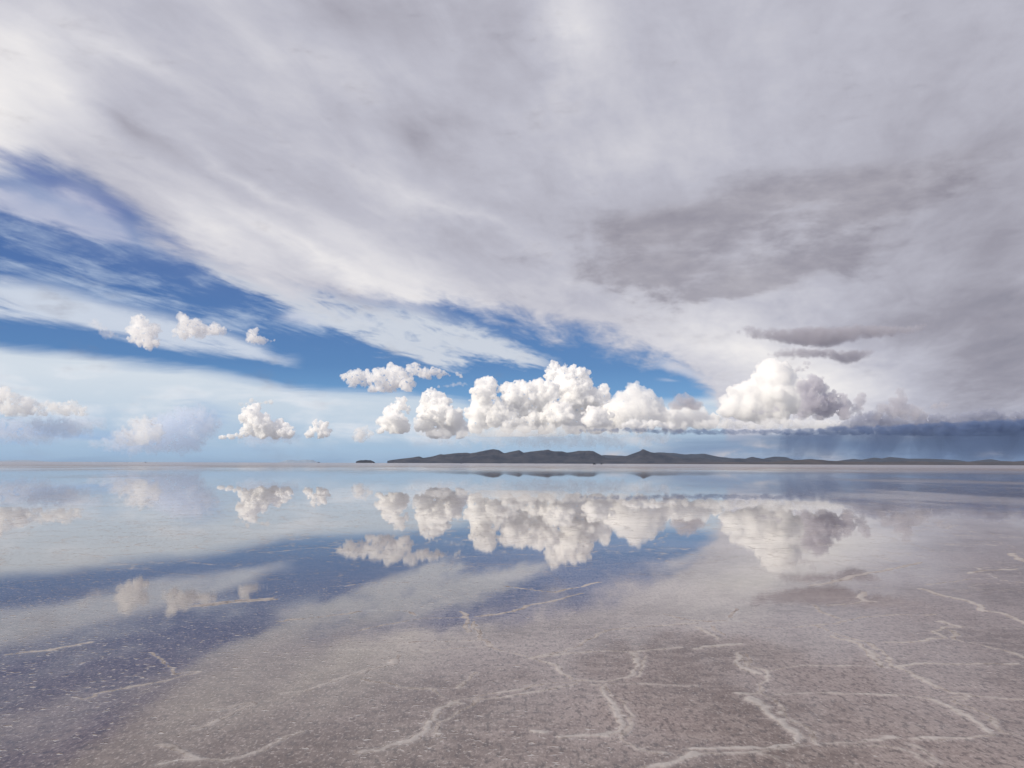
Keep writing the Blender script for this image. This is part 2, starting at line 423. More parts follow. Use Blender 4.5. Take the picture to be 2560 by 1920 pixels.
GL = 'far pale cumulus over the left horizon'
tag(cloud('cumulus_cloud', [(-40, 560, 60), (10, 535, 38), (60, 555, 36), (110, 595, 34), (170, 595, 38), (215, 615, 24), (60, 620, 50), (150, 630, 40), (240, 640, 20)], R3, S3, 72000, 662, M_SOFT, 41, rag=9, vox=1.1), 'pale heaped cumulus cut by the left end of the horizon', 'cloud', GL)
tag(cloud('cumulus_cloud', [(295, 590, 20), (310, 620, 26), (340, 625, 28), (400, 612, 34), (450, 632, 24), (490, 637, 20), (380, 645, 22)], R3, S3, 70000, 658, M_SOFT, 42, rag=9, vox=1.1), 'small low white cumulus beside the pale heap at the left edge', 'cloud', GL)
tag(cloud('cumulus_cloud', [(832, 700, 30), (790, 742, 32), (740, 765, 26), (700, 782, 22), (870, 720, 32), (900, 690, 18), (850, 780, 50), (770, 800, 36), (920, 760, 44)], R3, S3, 76000, 830, M_FAR, 43, rag=10), 'faint slanting cumulus left of the small pointed tower', 'cloud', GL)
tag(cloud('cumulus_cloud', [(1494, 622, 22), (1470, 655, 36), (1500, 680, 44), (1446, 690, 26), (1545, 690, 36), (1560, 735, 50), (1620, 750, 48), (1690, 765, 32), (1480, 745, 30), (1420, 766, 20), (1360, 778, 16), (1310, 792, 12), (1530, 760, 30)], R3, S3, 72000, 790, M_FLUFF, 44, rag=9, vox=1.1), 'small pointed cumulus tower with a trailing base on the left half of the horizon', 'cloud', GL)
tag(cloud('cumulus_cloud', [(1870, 708, 18), (1862, 738, 26), (1900, 732, 26), (1828, 764, 22), (1888, 760, 28), (1930, 745, 14)], R3, S3, 70000, 785, M_FLUFF, 45, rag=9, vox=1.1), 'tiny lone white cumulus between the pointed tower and the islet', 'cloud', GL)
tag(cloud('cumulus_cloud', [(2130, 766, 30), (2155, 780, 22), (2100, 786, 22), (2170, 760, 16)], R3, S3, 71000, 806, M_SOFT, 46, rag=9, vox=1.1), 'tiny pale cumulus directly above the dark islet', 'cloud', GL)
tag(cloud('cumulus_cloud', along([(1420, 590), (1480, 580), (1590, 578)], 13, 7, 9), R3, S3, 66000, 600, M_SOFT, 47, squash=.7), 'thin white cap floating just above the small pointed tower', 'cloud', GL)

M_VEIL = cloud_mat('shade_tinted_bank_vapour', .0006, (.84, .90, 1.0))  # bluish tint paints the shade on these hazy banks
tag(cloud('hazy_cloud', fill([(-80, 690), (200, 684), (420, 688), (560, 694), (640, 720), (540, 760), (300, 800), (100, 824), (-80, 810)], 130, 46, 81, 10), R3, S3, 74000, None, M_VEIL, 81, rag=12, kids=(8, 4), vox=2), 'flat hazy blue grey cloud layer under the pale heap at the left edge', 'cloud', GL)
tag(cloud('hazy_cloud', fill([(480, 850), (600, 800), (760, 750), (900, 690), (960, 650), (1060, 612), (1150, 612), (1240, 664), (1310, 720), (1220, 800), (1140, 868), (800, 872)], 150, 60, 82, 10), R3, S3, 79000, None, M_VEIL, 82, rag=14, kids=(8, 4), vox=2), 'broad hazy blue grey cloud mass left of the small pointed tower', 'cloud', GL)
tag(cloud('hazy_cloud', fill([(1270, 806), (1400, 780), (1540, 690), (1640, 690), (1770, 770), (1750, 800), (1500, 815)], 100, 44, 83, 8), R3, S3, 75000, None, M_VEIL, 83, rag=12, kids=(8, 4), vox=2), 'hazy shaded cloud shoulder behind the small pointed tower', 'cloud', GL)
GM = 'fair weather clouds in the blue gap'
tag(cloud('cloud_puff', fill([(760, 95), (800, 70), (840, 65), (850, 100), (870, 130), (930, 130), (935, 170), (900, 190), (935, 215), (948, 250), (860, 252), (810, 240), (760, 200), (750, 160), (790, 130)], 130, 34, 51, 4), R3, S3, 26000, None, M_FLUFF, 51, depth=1.2, rag=11, vox=1.1, kids=(9, 5)), 'ragged upright white puff, leftmost tuft on the long white band', 'cloud', GM)
tag(cloud('cloud_puff', fill([(1036, 70), (1100, 65), (1120, 95), (1190, 110), (1215, 140), (1240, 122), (1290, 140), (1378, 150), (1370, 165), (1290, 175), (1250, 190), (1150, 195), (1080, 200), (1005, 185), (1055, 150), (1070, 110)], 170, 30, 52, 4), R3, S3, 27000, None, M_FLUFF, 52, depth=1.2, rag=11, vox=1.1, kids=(9, 5)), 'long humped white puff in the middle of the white band at left', 'cloud', GM)
tag(cloud('cloud_puff', fill([(1445, 150), (1500, 148), (1525, 190), (1570, 206), (1665, 203), (1580, 222), (1500, 228), (1440, 206), (1478, 178)], 90, 24, 53, 4), R3, S3, 27500, None, M_FLUFF, 53, depth=1.2, rag=9, vox=1.1, kids=(9, 5)), 'small curled puff at the right end of the white band', 'cloud', GM)
tag(cloud('cloud_puff', fill([(500, 80), (560, 90), (620, 140), (700, 190), (690, 208), (620, 190), (560, 150), (520, 110)], 40, 24, 55), R3, S3, 26500, None, cloud_mat('thin_wisp_vapour', .0014), 54, depth=1.2, rag=8), 'thin torn wisp left of the upright puff on the white band', 'cloud', GM)
tag(cloud('cloud_puff', [(225, 128, 36), (180, 150, 36), (100, 178, 36), (40, 190, 44), (-30, 185, 46), (-60, 170, 30), (-100, 160, 20), (260, 135, 34), (300, 150, 30), (340, 135, 26), (370, 110, 12), (280, 195, 50), (200, 215, 56), (120, 235, 34), (320, 225, 34), (150, 255, 24)] + fill([(350, 112), (470, 120), (600, 135), (700, 143), (825, 154), (700, 160), (560, 162), (420, 166), (350, 175)], 50, 24, 6, 4), R1, S1, 38000, 268, M_FLUFF, 56, depth=1.3, rag=10, vox=1.1), 'cream puff with a long flat tail, above the two cumulus towers near the middle', 'cloud', GM)
tag(cloud('cloud_puff', fill([(410, 244), (520, 226), (650, 206), (780, 212), (815, 222), (700, 232), (560, 240)], 46, 12, 57, 4), R1, S1, 42000, 240, cloud_mat('thin_streak_vapour', .0018), 57, squash=.6), 'thin pale streak just under the tail of the cream puff', 'cloud', GM)

GG = 'grey clouds in the shade on the right'
tag(cloud('grey_cloud', fill([(265, 174), (330, 158), (420, 143), (540, 160), (660, 162), (800, 152), (1000, 145), (1200, 138), (1400, 140), (1560, 130), (1690, 142), (1560, 172), (1440, 200), (1300, 218), (1180, 226), (1090, 242), (1030, 266), (960, 286), (860, 280), (740, 270), (680, 256), (560, 244), (480, 226), (400, 196), (360, 184)], 420, 60, 61, 6), R2, S2, 34000, None, M_LENS, 61, depth=3.0, rag=6, kids=(5, 3), squash=.75), 'long dark grey flat cloud floating over the brightest thunderhead', 'cloud', GG)
tag(cloud('grey_cloud', fill([(535, 326), (600, 308), (680, 292), (800, 286), (940, 292), (1040, 304), (1150, 296), (1270, 298), (1230, 330), (1160, 362), (1060, 392), (1010, 372), (960, 352), (850, 350), (700, 348), (600, 344)], 240, 44, 62, 6), R2, S2, 36000, None, M_LENS, 62, depth=3.0, rag=6, kids=(5, 3), squash=.75), 'shorter grey flat cloud just below the long one', 'cloud', GG)
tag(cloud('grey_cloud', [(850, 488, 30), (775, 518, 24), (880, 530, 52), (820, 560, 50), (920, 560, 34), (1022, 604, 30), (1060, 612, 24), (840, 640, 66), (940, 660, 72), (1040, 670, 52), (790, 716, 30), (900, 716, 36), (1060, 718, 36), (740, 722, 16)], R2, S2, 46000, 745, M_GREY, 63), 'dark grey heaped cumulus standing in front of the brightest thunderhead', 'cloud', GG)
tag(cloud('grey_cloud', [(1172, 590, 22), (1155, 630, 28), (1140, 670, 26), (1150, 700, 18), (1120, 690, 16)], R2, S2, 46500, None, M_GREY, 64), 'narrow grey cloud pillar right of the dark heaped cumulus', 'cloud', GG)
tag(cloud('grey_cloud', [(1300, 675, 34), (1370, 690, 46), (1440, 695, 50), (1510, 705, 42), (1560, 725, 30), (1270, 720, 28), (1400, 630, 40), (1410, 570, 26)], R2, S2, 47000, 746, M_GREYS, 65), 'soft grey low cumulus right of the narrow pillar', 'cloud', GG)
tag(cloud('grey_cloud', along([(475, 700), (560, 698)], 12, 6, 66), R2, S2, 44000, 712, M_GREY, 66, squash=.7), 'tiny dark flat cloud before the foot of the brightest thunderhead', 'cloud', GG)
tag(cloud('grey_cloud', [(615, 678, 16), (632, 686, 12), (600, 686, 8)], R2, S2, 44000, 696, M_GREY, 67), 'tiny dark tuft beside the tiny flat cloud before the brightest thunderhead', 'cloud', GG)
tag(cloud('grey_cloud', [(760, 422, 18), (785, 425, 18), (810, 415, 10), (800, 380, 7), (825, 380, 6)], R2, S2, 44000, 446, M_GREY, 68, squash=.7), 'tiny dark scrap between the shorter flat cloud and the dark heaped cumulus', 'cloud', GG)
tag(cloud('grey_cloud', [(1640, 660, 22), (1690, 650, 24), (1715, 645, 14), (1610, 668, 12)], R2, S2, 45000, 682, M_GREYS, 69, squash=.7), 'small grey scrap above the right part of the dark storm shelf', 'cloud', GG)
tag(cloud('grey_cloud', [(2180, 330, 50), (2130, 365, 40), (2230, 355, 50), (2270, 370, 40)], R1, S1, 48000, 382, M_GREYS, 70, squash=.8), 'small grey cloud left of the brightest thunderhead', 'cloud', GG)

# the long dark shelf under the storm, with its crumbling upper rim
shelf = fill([(-650, 806), (-300, 798), (0, 806), (300, 808), (600, 806), (860, 800), (900, 840), (600, 842), (300, 840), (0, 842), (-300, 824), (-650, 818)], 620, 13, 70, 7) + fill([(820, 802), (1000, 782), (1200, 785), (1500, 772), (1800, 758), (2050, 748), (2330, 735), (2330, 858), (2100, 862), (1800, 856), (1500, 852), (1100, 846), (820, 842)], 380, 46, 71, 8)
tag(cloud('storm_shelf', shelf, R2, S2, 52000, 842, M_STORM, 71, vox=1.6, depth=1.6, squash=.8, rag=4, kids=(6, 4), flat_k=.15), 'long dark blue storm shelf stretched flat across the right horizon', 'cloud')
bank = fill([(-60, 775), (100, 762), (230, 748), (400, 752), (600, 750), (800, 752), (980, 752), (1060, 770), (1050, 812), (400, 812), (-60, 800)], 150, 40, 73, 8)
tag(cloud('cumulus_bank', bank, R2, S2, 56000, 800, M_SOFT, 73, vox=1.6, depth=1.5, rag=7, kids=(9, 6)), 'crumbling pale cloud rim riding on the left part of the dark storm shelf', 'cloud')
bank = fill([(960, 760), (1100, 742), (1200, 700), (1320, 720), (1450, 730), (1600, 715), (1750, 725), (1900, 700), (2000, 690), (2100, 715), (2330, 690), (2330, 790), (1700, 800), (1000, 812)], 200, 44, 76, 10)
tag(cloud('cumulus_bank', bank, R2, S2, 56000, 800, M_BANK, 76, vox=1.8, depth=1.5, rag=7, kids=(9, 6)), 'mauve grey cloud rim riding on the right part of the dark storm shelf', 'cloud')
low = fill([(330, 560), (420, 540), (560, 520), (700, 530), (800, 510), (1000, 505), (1300, 500), (1600, 505), (1900, 500), (1980, 530), (1900, 556), (1500, 560), (1250, 575), (1050, 590), (860, 600), (760, 580), (560, 590), (400, 580)], 200, 40, 74, 8)
tag(cloud('hazy_cloud', fill([(300, 585), (700, 560), (1300, 555), (2000, 555), (2250, 590), (1900, 640), (1300, 645), (800, 640), (400, 612)], 170, 40, 84, 10), R1, S1, 60000, None, cloud_mat('low_haze_vapour', .0006, (.90, .94, 1.0)), 84, rag=9, kids=(6, 4), vox=2), 'thin hazy layer between the white cumulus towers and the hills', 'cloud')
tag(cloud('cumulus_bank', low, R1, S1, 56500, 566, M_FAR, 74, vox=1.8, depth=1.4, rag=5, kids=(7, 4)), 'low hazy grey white cloud base under the white towers above the hills', 'cloud')
# rain falling from the shelf: several leaning curtains in one mass
def rain():
    rng = np.random.default_rng(5)
    bm = bmesh.new()
    for i in range(84):
        x0 = 2660 - 720 * rng.uniform(0, 1) ** 1.3; w = rng.uniform(18, 44 + 60 * min(1, (x0 - 1900) / 400))
        d = 48000 + i * 130
        top = rng.uniform(1078, 1088); bot = rng.uniform(1128, 1160)
        lean = rng.uniform(-14, -2)
        ring = []
        for k, yy in enumerate((top, (top + bot) / 2, bot)):
            ww = w * (1 - .25 * k)
            c = ppt(x0 + lean * k, yy, d)
            r = ww / F * d
            ring.append([bm.verts.new((c.x + r * math.cos(q * math.tau / 10), c.y + 60 * math.sin(q * math.tau / 10), max(c.z, .5))) for q in range(10)])
        for k in range(2):
            for q in range(10):
                bm.faces.new((ring[k][q], ring[k][(q + 1) % 10], ring[k + 1][(q + 1) % 10], ring[k + 1][q]))
        bm.faces.new(ring[0][::-1]); bm.faces.new(ring[2])
    bmesh.ops.recalc_face_normals(bm, faces=bm.faces)
    me = bpy.data.meshes.new('rain'); bm.to_mesh(me); bm.free()
    me.materials.append(cloud_mat('rain_vapour', .0015, (.14, .20, .36)))
    o = bpy.data.objects.new('rain', me); COL.objects.link(o)
    return tag(o, 'grey blue rain curtains falling from the dark storm shelf', 'rain', kind='stuff')
rain()

# ------------------------------------------------------------------ hills
def hill_mat(name, c1, c2, scale):
    m, t, out = material(name)
    tcn = t.new('ShaderNodeTexCoord')
    n1 = t.noise(tcn.outputs['Object'], scale, 6, .6)
    n2 = t.noise(tcn.outputs['Object'], scale * 5, 5, .6)
    f = t.m('ADD', t.m('MULTIPLY', n1, .7), t.m('MULTIPLY', n2, .3))
    c = t.mix(t.step(f, .35, .65), c1, c2)
    b = t.new('ShaderNodeBsdfPrincipled')
    t.put(b.inputs['Base Color'], c); b.inputs['Roughness'].default_value = .95
    t.l.new(b.outputs[0], out.inputs['Surface'])
    return m
def ridge_range(name, prof, org, scale, dist, depth, mat, base_y=None, seed=0, rough=.35, step_px=1.2, rows=26, zb=0.0):
    P = np.array([(org[0] + x / scale, org[1] + y / scale) for x, y in prof])
    xs = np.arange(P[0, 0], P[-1, 0] + .01, step_px)
    ys = np.interp(xs, P[:, 0], P[:, 1])
    k = np.ones(3) / 3
    ys = np.convolve(np.pad(ys, 1, mode='edge'), k, 'valid')
    verts, faces = [], []
    px = dist / F
    n = len(xs)
    ts = np.linspace(-1, 1, rows)
    def blur(a, w):
        if w < 1: return a
        kk = np.exp(-.5 * (np.arange(-3 * w, 3 * w + 1) / w) ** 2); kk /= kk.sum()
        return np.convolve(np.pad(a, 3 * w, mode='edge'), kk, 'valid')
    soft = [blur(ys, w) for w in (0, 3, 8, 16, 26, 38)]
    o = Vector((0, 0, seed * 11.7))
    for j, t_ in enumerate(ts):
        row = []
        for i in range(n):
            lev = abs(t_) * 5; l0 = min(int(lev), 4)
            wob = int(18 * abs(t_) * noise.noise(Vector((i * .02, t_ * 1.5, seed * 3.3 + 1))))
            i2 = min(max(i + wob, 0), n - 1)
            yy = soft[l0][i2] * (1 - lev + l0) + soft[l0 + 1][i2] * (lev - l0)
            row.append(ppt(xs[i], yy, dist))
        hmax = max(max(p.z for p in row), 1)
        for i in range(n):
            h = max(row[i].z, 0.2)
            X = row[i].x
            q = Vector((X / (depth * .45), t_ * 2.2, 0)) + o
            # spurs and gullies run down the slope from the crest
            sx_ = X / (depth * .42) + .5 * noise.noise(Vector((X / (depth * .8), t_ * 2.5, seed + 5)))
            spur = noise.ridged_multi_fractal(Vector((sx_, t_ * 1.9, seed)), .9, 2.1, 6, 1.0, 2.0) * .6 - .75
            bend = noise.fractal(q, 1.0, 2.0, 3) * .25
            a = abs(t_)
            s_ = 1 - a ** 1.15 if a > .08 else 1 - a * .25
            s_ = s_ * (1 + rough * spur * (4 * a * (1 - a))) + rough * .25 * bend * a * (1 - a)
            z = h * max(0.0, s_)
            Y = dist + t_ * depth * (.35 + .65 * min(1.0, h / hmax))
            kx = Y / dist if t_ < 0 else 1.0
            verts.append((X * kx, Y, zb + z - (3 if a > .99 else 0)))
    for j in range(rows - 1):
        for i in range(n - 1):
            a = j * n + i
            faces.append((a, a + 1, a + n + 1, a + n))
    me = bpy.data.meshes.new(name); me.from_pydata(verts, [], faces)
    me.polygons.foreach_set('use_smooth', np.ones(len(me.polygons), bool))
    me.materials.append(mat)
    ob = bpy.data.objects.new(name, me); COL.objects.link(ob)
    return tag(ob, kind='structure')
Z4, Z4S = (940, 1100), 2.765
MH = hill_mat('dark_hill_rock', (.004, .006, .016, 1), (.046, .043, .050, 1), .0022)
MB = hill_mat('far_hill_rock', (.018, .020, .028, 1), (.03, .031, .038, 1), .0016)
ridge_range('hills', [(78, 145), (100, 139), (180, 129), (240, 122), (300, 113), (325, 124), (390, 114), (445, 97), (465, 101), (540, 92), (630, 86), (650, 93), (740, 75), (810, 62), (850, 69), (885, 90), (940, 80), (990, 68), (1020, 87), (1100, 76), (1190, 66), (1225, 78), (1290, 79), (1320, 87), (1400, 74), (1500, 75), (1540, 96), (1600, 126), (1650, 123), (1720, 112), (1800, 84), (1830, 74), (1847, 61), (1870, 73), (1900, 85), (1990, 94), (2050, 110), (2110, 124), (2212, 130), (2300, 140), (2420, 154)], Z4, Z4S, 25000, 1500, MH, seed=1)
far_prof = [(1480, 158), (1530, 118), (1570, 103), (1640, 105), (1720, 110), (1850, 100), (1940, 86), (1990, 85), (2060, 90), (2140, 98), (2200, 97), (2270, 94), (2330, 108), (2420, 120), (2470, 128)]
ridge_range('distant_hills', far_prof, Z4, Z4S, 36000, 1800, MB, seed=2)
Z5, Z5S = (1700, 1100), 2.572
ridge_range('low_hills', [(-60, 125), (0, 122), (100, 111), (150, 118), (220, 127), (280, 127), (340, 116), (420, 119), (470, 107), (530, 119), (560, 126), (700, 130), (800, 136), (860, 150)], Z5, Z5S, 27000, 1000, MH, seed=3, rows=18)
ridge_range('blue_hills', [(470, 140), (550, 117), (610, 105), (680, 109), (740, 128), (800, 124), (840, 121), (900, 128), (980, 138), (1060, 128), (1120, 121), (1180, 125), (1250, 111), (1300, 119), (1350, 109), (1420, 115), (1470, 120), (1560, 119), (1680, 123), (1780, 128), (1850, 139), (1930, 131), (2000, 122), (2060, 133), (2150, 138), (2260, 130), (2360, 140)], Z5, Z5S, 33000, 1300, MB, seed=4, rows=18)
ridge_range('shore_land', [(-400, 152), (0, 146), (300, 142), (600, 140), (760, 129), (830, 127), (900, 126), (960, 133), (1100, 138), (1300, 140), (1500, 137), (1800, 141), (2050, 139), (2212, 138), (2400, 136)], Z5, Z5S, 21000, 700, hill_mat('shore_scrub', (.026, .020, .020, 1), (.06, .045, .04, 1), .0016), seed=5, rows=14)
MF = hill_mat('painted_haze_rock', (.24, .30, .38, 1), (.28, .33, .40, 1), .001)  # pale blue base colour paints in the haze of distance
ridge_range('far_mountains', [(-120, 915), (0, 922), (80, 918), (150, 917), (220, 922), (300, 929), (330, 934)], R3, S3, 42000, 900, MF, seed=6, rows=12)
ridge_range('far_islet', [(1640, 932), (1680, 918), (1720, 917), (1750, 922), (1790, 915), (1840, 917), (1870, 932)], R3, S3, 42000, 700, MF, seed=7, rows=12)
ridge_range('islet', [(2094, 927), (2104, 922), (2120, 918), (2135, 919), (2150, 916), (2168, 919), (2180, 918), (2190, 923), (2196, 927)], R3, S3, 15000, 260, MH, seed=8, rows=16, step_px=.6)

# ------------------------------------------------------------------ salt flat
TR = []
def tr(org, w, *lines):
    for L in lines:
        TR.append((w, [pground(org[0] + x / 2.4578, org[1] + y / 2.4578) for x, y in L]))
z3, z4, z5, z6, z7, z8 = (0, 1600), (850, 1600), (1660, 1600), (0, 1380), (850, 1380), (1660, 1380)
tr(z4, .6, [(0, 60), (200, 60), (350, 75), (550, 70), (750, 50), (900, 45)], [(900, 45), (1000, 60), (1150, 95), (1180, 105)], [(1880, 95), (1870, 150), (1820, 220)],
   [(1420, 240), (1200, 275), (1000, 315), (860, 345), (740, 365)], [(1440, 255), (1200, 310), (1000, 345), (860, 360)], [(850, 360), (770, 430), (600, 510), (560, 560), (540, 600)], [(1620, 270), (1700, 360), (1780, 440), (1770, 520), (1750, 620), (1950, 690), (2000, 690)],
   [(130, 240), (400, 290), (560, 305), (700, 345)], [(1560, 270), (1800, 258), (2212, 275)], [(720, 300), (750, 220), (820, 200)], [(380, 10), (890, 0), (910, 45)])
tr(z4, .8, [(1180, 105), (1300, 150), (1410, 230)], [(1200, 100), (1400, 85), (1600, 72), (1780, 75), (1900, 65), (2100, 45)], [(1830, 80), (1830, 130), (1800, 190), (1760, 230), (1600, 250), (1420, 240)], [(0, 235), (130, 190), (300, 150), (370, 95)], [(2212, 690), (2050, 740), (1900, 780)])
tr(z4, 1.15, [(735, 375), (600, 440), (540, 490), (490, 560), (400, 625), (280, 670), (80, 695)], [(1600, 285), (1640, 380), (1700, 450), (1725, 560), (1640, 595), (1400, 605)], [(1170, 568), (1260, 572)])
tr(z5, .6, [(480, 90), (520, 160), (610, 190)], [(620, 190), (615, 340)], [(615, 340), (690, 375), (760, 410), (800, 480), (900, 550), (940, 640)], [(640, 195), (850, 160), (1100, 152), (1300, 158)], [(680, 340), (1000, 335), (1080, 335), (1450, 345), (1600, 365), (1850, 350), (2212, 365)], [(440, 330), (600, 340)],
   [(1870, 345), (1800, 390), (2000, 490), (2120, 575), (2212, 590)], [(1000, 625), (1250, 625), (1450, 610)], [(1100, 650), (1400, 655), (1560, 700), (1720, 786)], [(1520, 650), (1650, 700), (1740, 760)], [(600, 700), (700, 740), (780, 786)])
tr(z5, .8, [(1230, 30), (1330, 70), (1400, 140), (1550, 210), (1620, 250), (1780, 330), (1870, 340)], [(1330, 160), (1600, 145), (1900, 150), (2212, 150)], [(0, 770), (150, 715), (300, 690), (500, 700), (700, 665), (830, 640)], [(1550, 620), (1750, 605), (2050, 590)])
tr(z5, 1.15, [(190, 55), (350, 40), (500, 30)], [(430, 80), (460, 150), (560, 210)], [(1560, 220), (1650, 270), (1700, 300)], [(540, 360), (680, 440), (760, 510), (840, 585), (780, 625), (600, 660), (370, 655), (200, 665)], [(1650, 375), (1800, 450), (1950, 540), (2050, 580)])
tr(z8, .65, [(980, 330), (1100, 325), (1250, 305)], [(890, 325), (970, 370), (1060, 410)], [(1600, 200), (1750, 185), (1900, 165), (2000, 165), (2212, 190)], [(440, 350), (425, 410)], [(0, 380), (130, 415), (300, 430), (500, 430), (620, 465), (800, 465), (930, 455), (1000, 475)], [(290, 455), (380, 515)],
   [(930, 455), (1050, 440), (1200, 410), (1460, 385), (1700, 385)], [(1000, 480), (1130, 520), (1330, 610), (1400, 670)], [(1820, 460), (1950, 465), (2212, 475)], [(1780, 480), (1790, 540), (1950, 570), (2150, 620), (2212, 650)])
tr(z8, 1.0, [(900, 205), (1010, 195), (1130, 160), (1250, 130), (1400, 105), (1580, 65)], [(1210, 245), (1215, 280), (1250, 305), (1320, 310)], [(1980, 360), (2090, 375), (2150, 405), (2212, 440)], [(1870, 130), (1950, 115), (2212, 105)], [(230, 460), (300, 510), (350, 540)], [(1700, 425), (1820, 460), (1740, 470), (1670, 495), (1730, 530), (1600, 550), (1350, 555)], [(2130, 10), (2180, 50), (2212, 60)])
tr(z8, 1.25, [(1590, 225), (1680, 265), (1830, 295), (1920, 325), (1980, 360)], [(1030, 510), (1130, 550), (1250, 615), (1300, 650), (1330, 690)])
tr(z7, .65, [(0, 385), (180, 360), (350, 355), (470, 385)], [(100, 490), (300, 440), (540, 405), (750, 400), (860, 395)], [(840, 420), (840, 480), (900, 580)], [(1600, 470), (1660, 490)], [(0, 215), (200, 190), (420, 185)])
tr(z7, .8, [(860, 395), (1050, 365), (1200, 320), (1330, 295), (1500, 255)], [(760, 370), (800, 440), (780, 490)], [(1180, 640), (1400, 610), (1450, 580), (1600, 500), (1700, 480), (1830, 460), (2212, 435)], [(1000, 210), (1300, 250), (1450, 215), (1600, 185)])
tr(z6, .9, [(0, 635), (150, 615), (310, 600), (550, 560)], [(1720, 430), (2000, 400), (2212, 365)], [(1060, 740), (1240, 735)])
tr(z6, 1.2, [(1180, 340), (1400, 312), (1700, 290)], [(1200, 330), (1400, 302), (1680, 284)])
tr(z6, .55, [(960, 630), (1060, 740)])
tr(z3, .75, [(460, 370), (700, 310), (850, 280), (1000, 250), (1230, 200)], [(1540, 370), (1400, 410), (1250, 440)], [(1560, 380), (1400, 450), (1200, 540)], [(2212, 190), (2050, 245), (1880, 310), (1720, 330)], [(1000, 640), (1250, 740)], [(960, 780), (1250, 745), (1400, 740), (1600, 680), (1700, 640), (1870, 560)])

def polar_grid():
    dep = list(np.arange(math.radians(75), math.radians(24), -math.radians(3)))
    dep += list(np.arange(math.radians(24), math.radians(1.2), -math.radians(.045)))
    rr = [EYE.z / math.tan(a) for a in dep]
    r = rr[-1]
    while r < 44000: r *= 1.06; rr.append(r)
    rr[-1] = 44000.0
    th = list(np.arange(-35, 35, .075))
    th += list(np.arange(35, 325, 5))
    return np.array(rr), np.radians(np.array(th))
def salt_flat():
    rr, th = polar_grid()
    nr, nt = len(rr), len(th)
    X = rr[:, None] * np.sin(th)[None]; Y = rr[:, None] * np.cos(th)[None]
    ridge = np.zeros((nr, nt), np.float32)
    rng = np.random.default_rng(2)
    def vnoise(f, sd):                       # smooth value noise on the ground plane
        g = np.random.default_rng(sd).uniform(-1, 1, (256, 256)).astype(np.float32)
        a, b = X * f, Y * f
        ia, ib = np.floor(a).astype(int), np.floor(b).astype(int)
        fa, fb = a - ia, b - ib
        fa, fb = fa * fa * (3 - 2 * fa), fb * fb * (3 - 2 * fb)
        q = lambda m_, n_: g[(ia + m_) & 255, (ib + n_) & 255]
        return (q(0, 0) * (1 - fa) + q(1, 0) * fa) * (1 - fb) + (q(0, 1) * (1 - fa) + q(1, 1) * fa) * fb
    jx = vnoise(2.3, 1) * .05 + vnoise(7, 2) * .028 + vnoise(19, 3) * .016 + vnoise(45, 9) * .009
    jy = vnoise(2.3, 4) * .05 + vnoise(7, 5) * .028 + vnoise(19, 6) * .016 + vnoise(45, 10) * .009
    strength = .75 + .45 * vnoise(3.1, 7) + .35 * vnoise(11, 8)
    near = (rr < 60) & (rr > 3)
    i0, i1 = np.where(near)[0][[0, -1]]
    Xn, Yn = X[i0:i1] + jx[i0:i1], Y[i0:i1] + jy[i0:i1]
    for w, L in TR:
        for a, b in zip(L[:-1], L[1:]):
            ax, ay, bx, by = a.x, a.y, b.x, b.y
            dd = (bx - ax) ** 2 + (by - ay) ** 2 + 1e-9
            rmin = min(math.hypot(ax, ay), math.hypot(bx, by)) - .5; rmax = max(math.hypot(ax, ay), math.hypot(bx, by)) + .5
            s0 = np.searchsorted(rr[i0:i1], rmin); s1 = np.searchsorted(rr[i0:i1], rmax)
            if s1 <= s0: continue
            x, y = Xn[s0:s1], Yn[s0:s1]
            t_ = np.clip(((x - ax) * (bx - ax) + (y - ay) * (by - ay)) / dd, 0, 1)
            d2 = (x - ax - t_ * (bx - ax)) ** 2 + (y - ay - t_ * (by - ay)) ** 2
            sg = (.011 + .009 * w) * max(1.0, rmax / 9)
            val_ = ((.42 + .62 * w) * (.72 * np.exp(-d2 / (2 * sg * sg)) + .28 * np.exp(-d2 / (9 * sg * sg)))).astype(np.float32)
            sub = ridge[i0 + s0:i0 + s1]
            np.maximum(sub, val_, out=sub)
    ridge *= np.clip(strength, .8, 1.3)
    Zz = np.minimum(ridge, 1.2) * .0065
    verts = np.stack([X, Y, Zz], -1).reshape(-1, 3)
    verts = np.vstack([verts, [[0, 0, 0]]])
    idx = np.arange(nr * nt).reshape(nr, nt)
    nx = np.roll(idx, -1, 1)
    q = np.stack([idx[:-1], nx[:-1], nx[1:], idx[1:]], -1).reshape(-1, 4)
    tri = np.stack([np.full(nt, nr * nt), nx[0], idx[0]], -1)
    me = bpy.data.meshes.new('salt_flat')
    me.vertices.add(len(verts)); me.vertices.foreach_set('co', verts.astype(np.float32).ravel())
    loops = np.concatenate([q.ravel(), tri.ravel()]).astype(np.int32)
    me.loops.add(len(loops)); me.loops.foreach_set('vertex_index', loops)
    starts = np.concatenate([np.arange(len(q)) * 4, len(q) * 4 + np.arange(len(tri)) * 3]).astype(np.int32)
    me.polygons.add(len(starts)); me.polygons.foreach_set('loop_start', starts)
    me.update(calc_edges=True); me.validate()
    me.polygons.foreach_set('use_smooth', np.ones(len(me.polygons), bool))
    at = me.attributes.new('ridge', 'FLOAT', 'POINT')
    at.data.foreach_set('value', np.append(ridge.ravel(), 0).astype(np.float32))
    return me, verts, idx

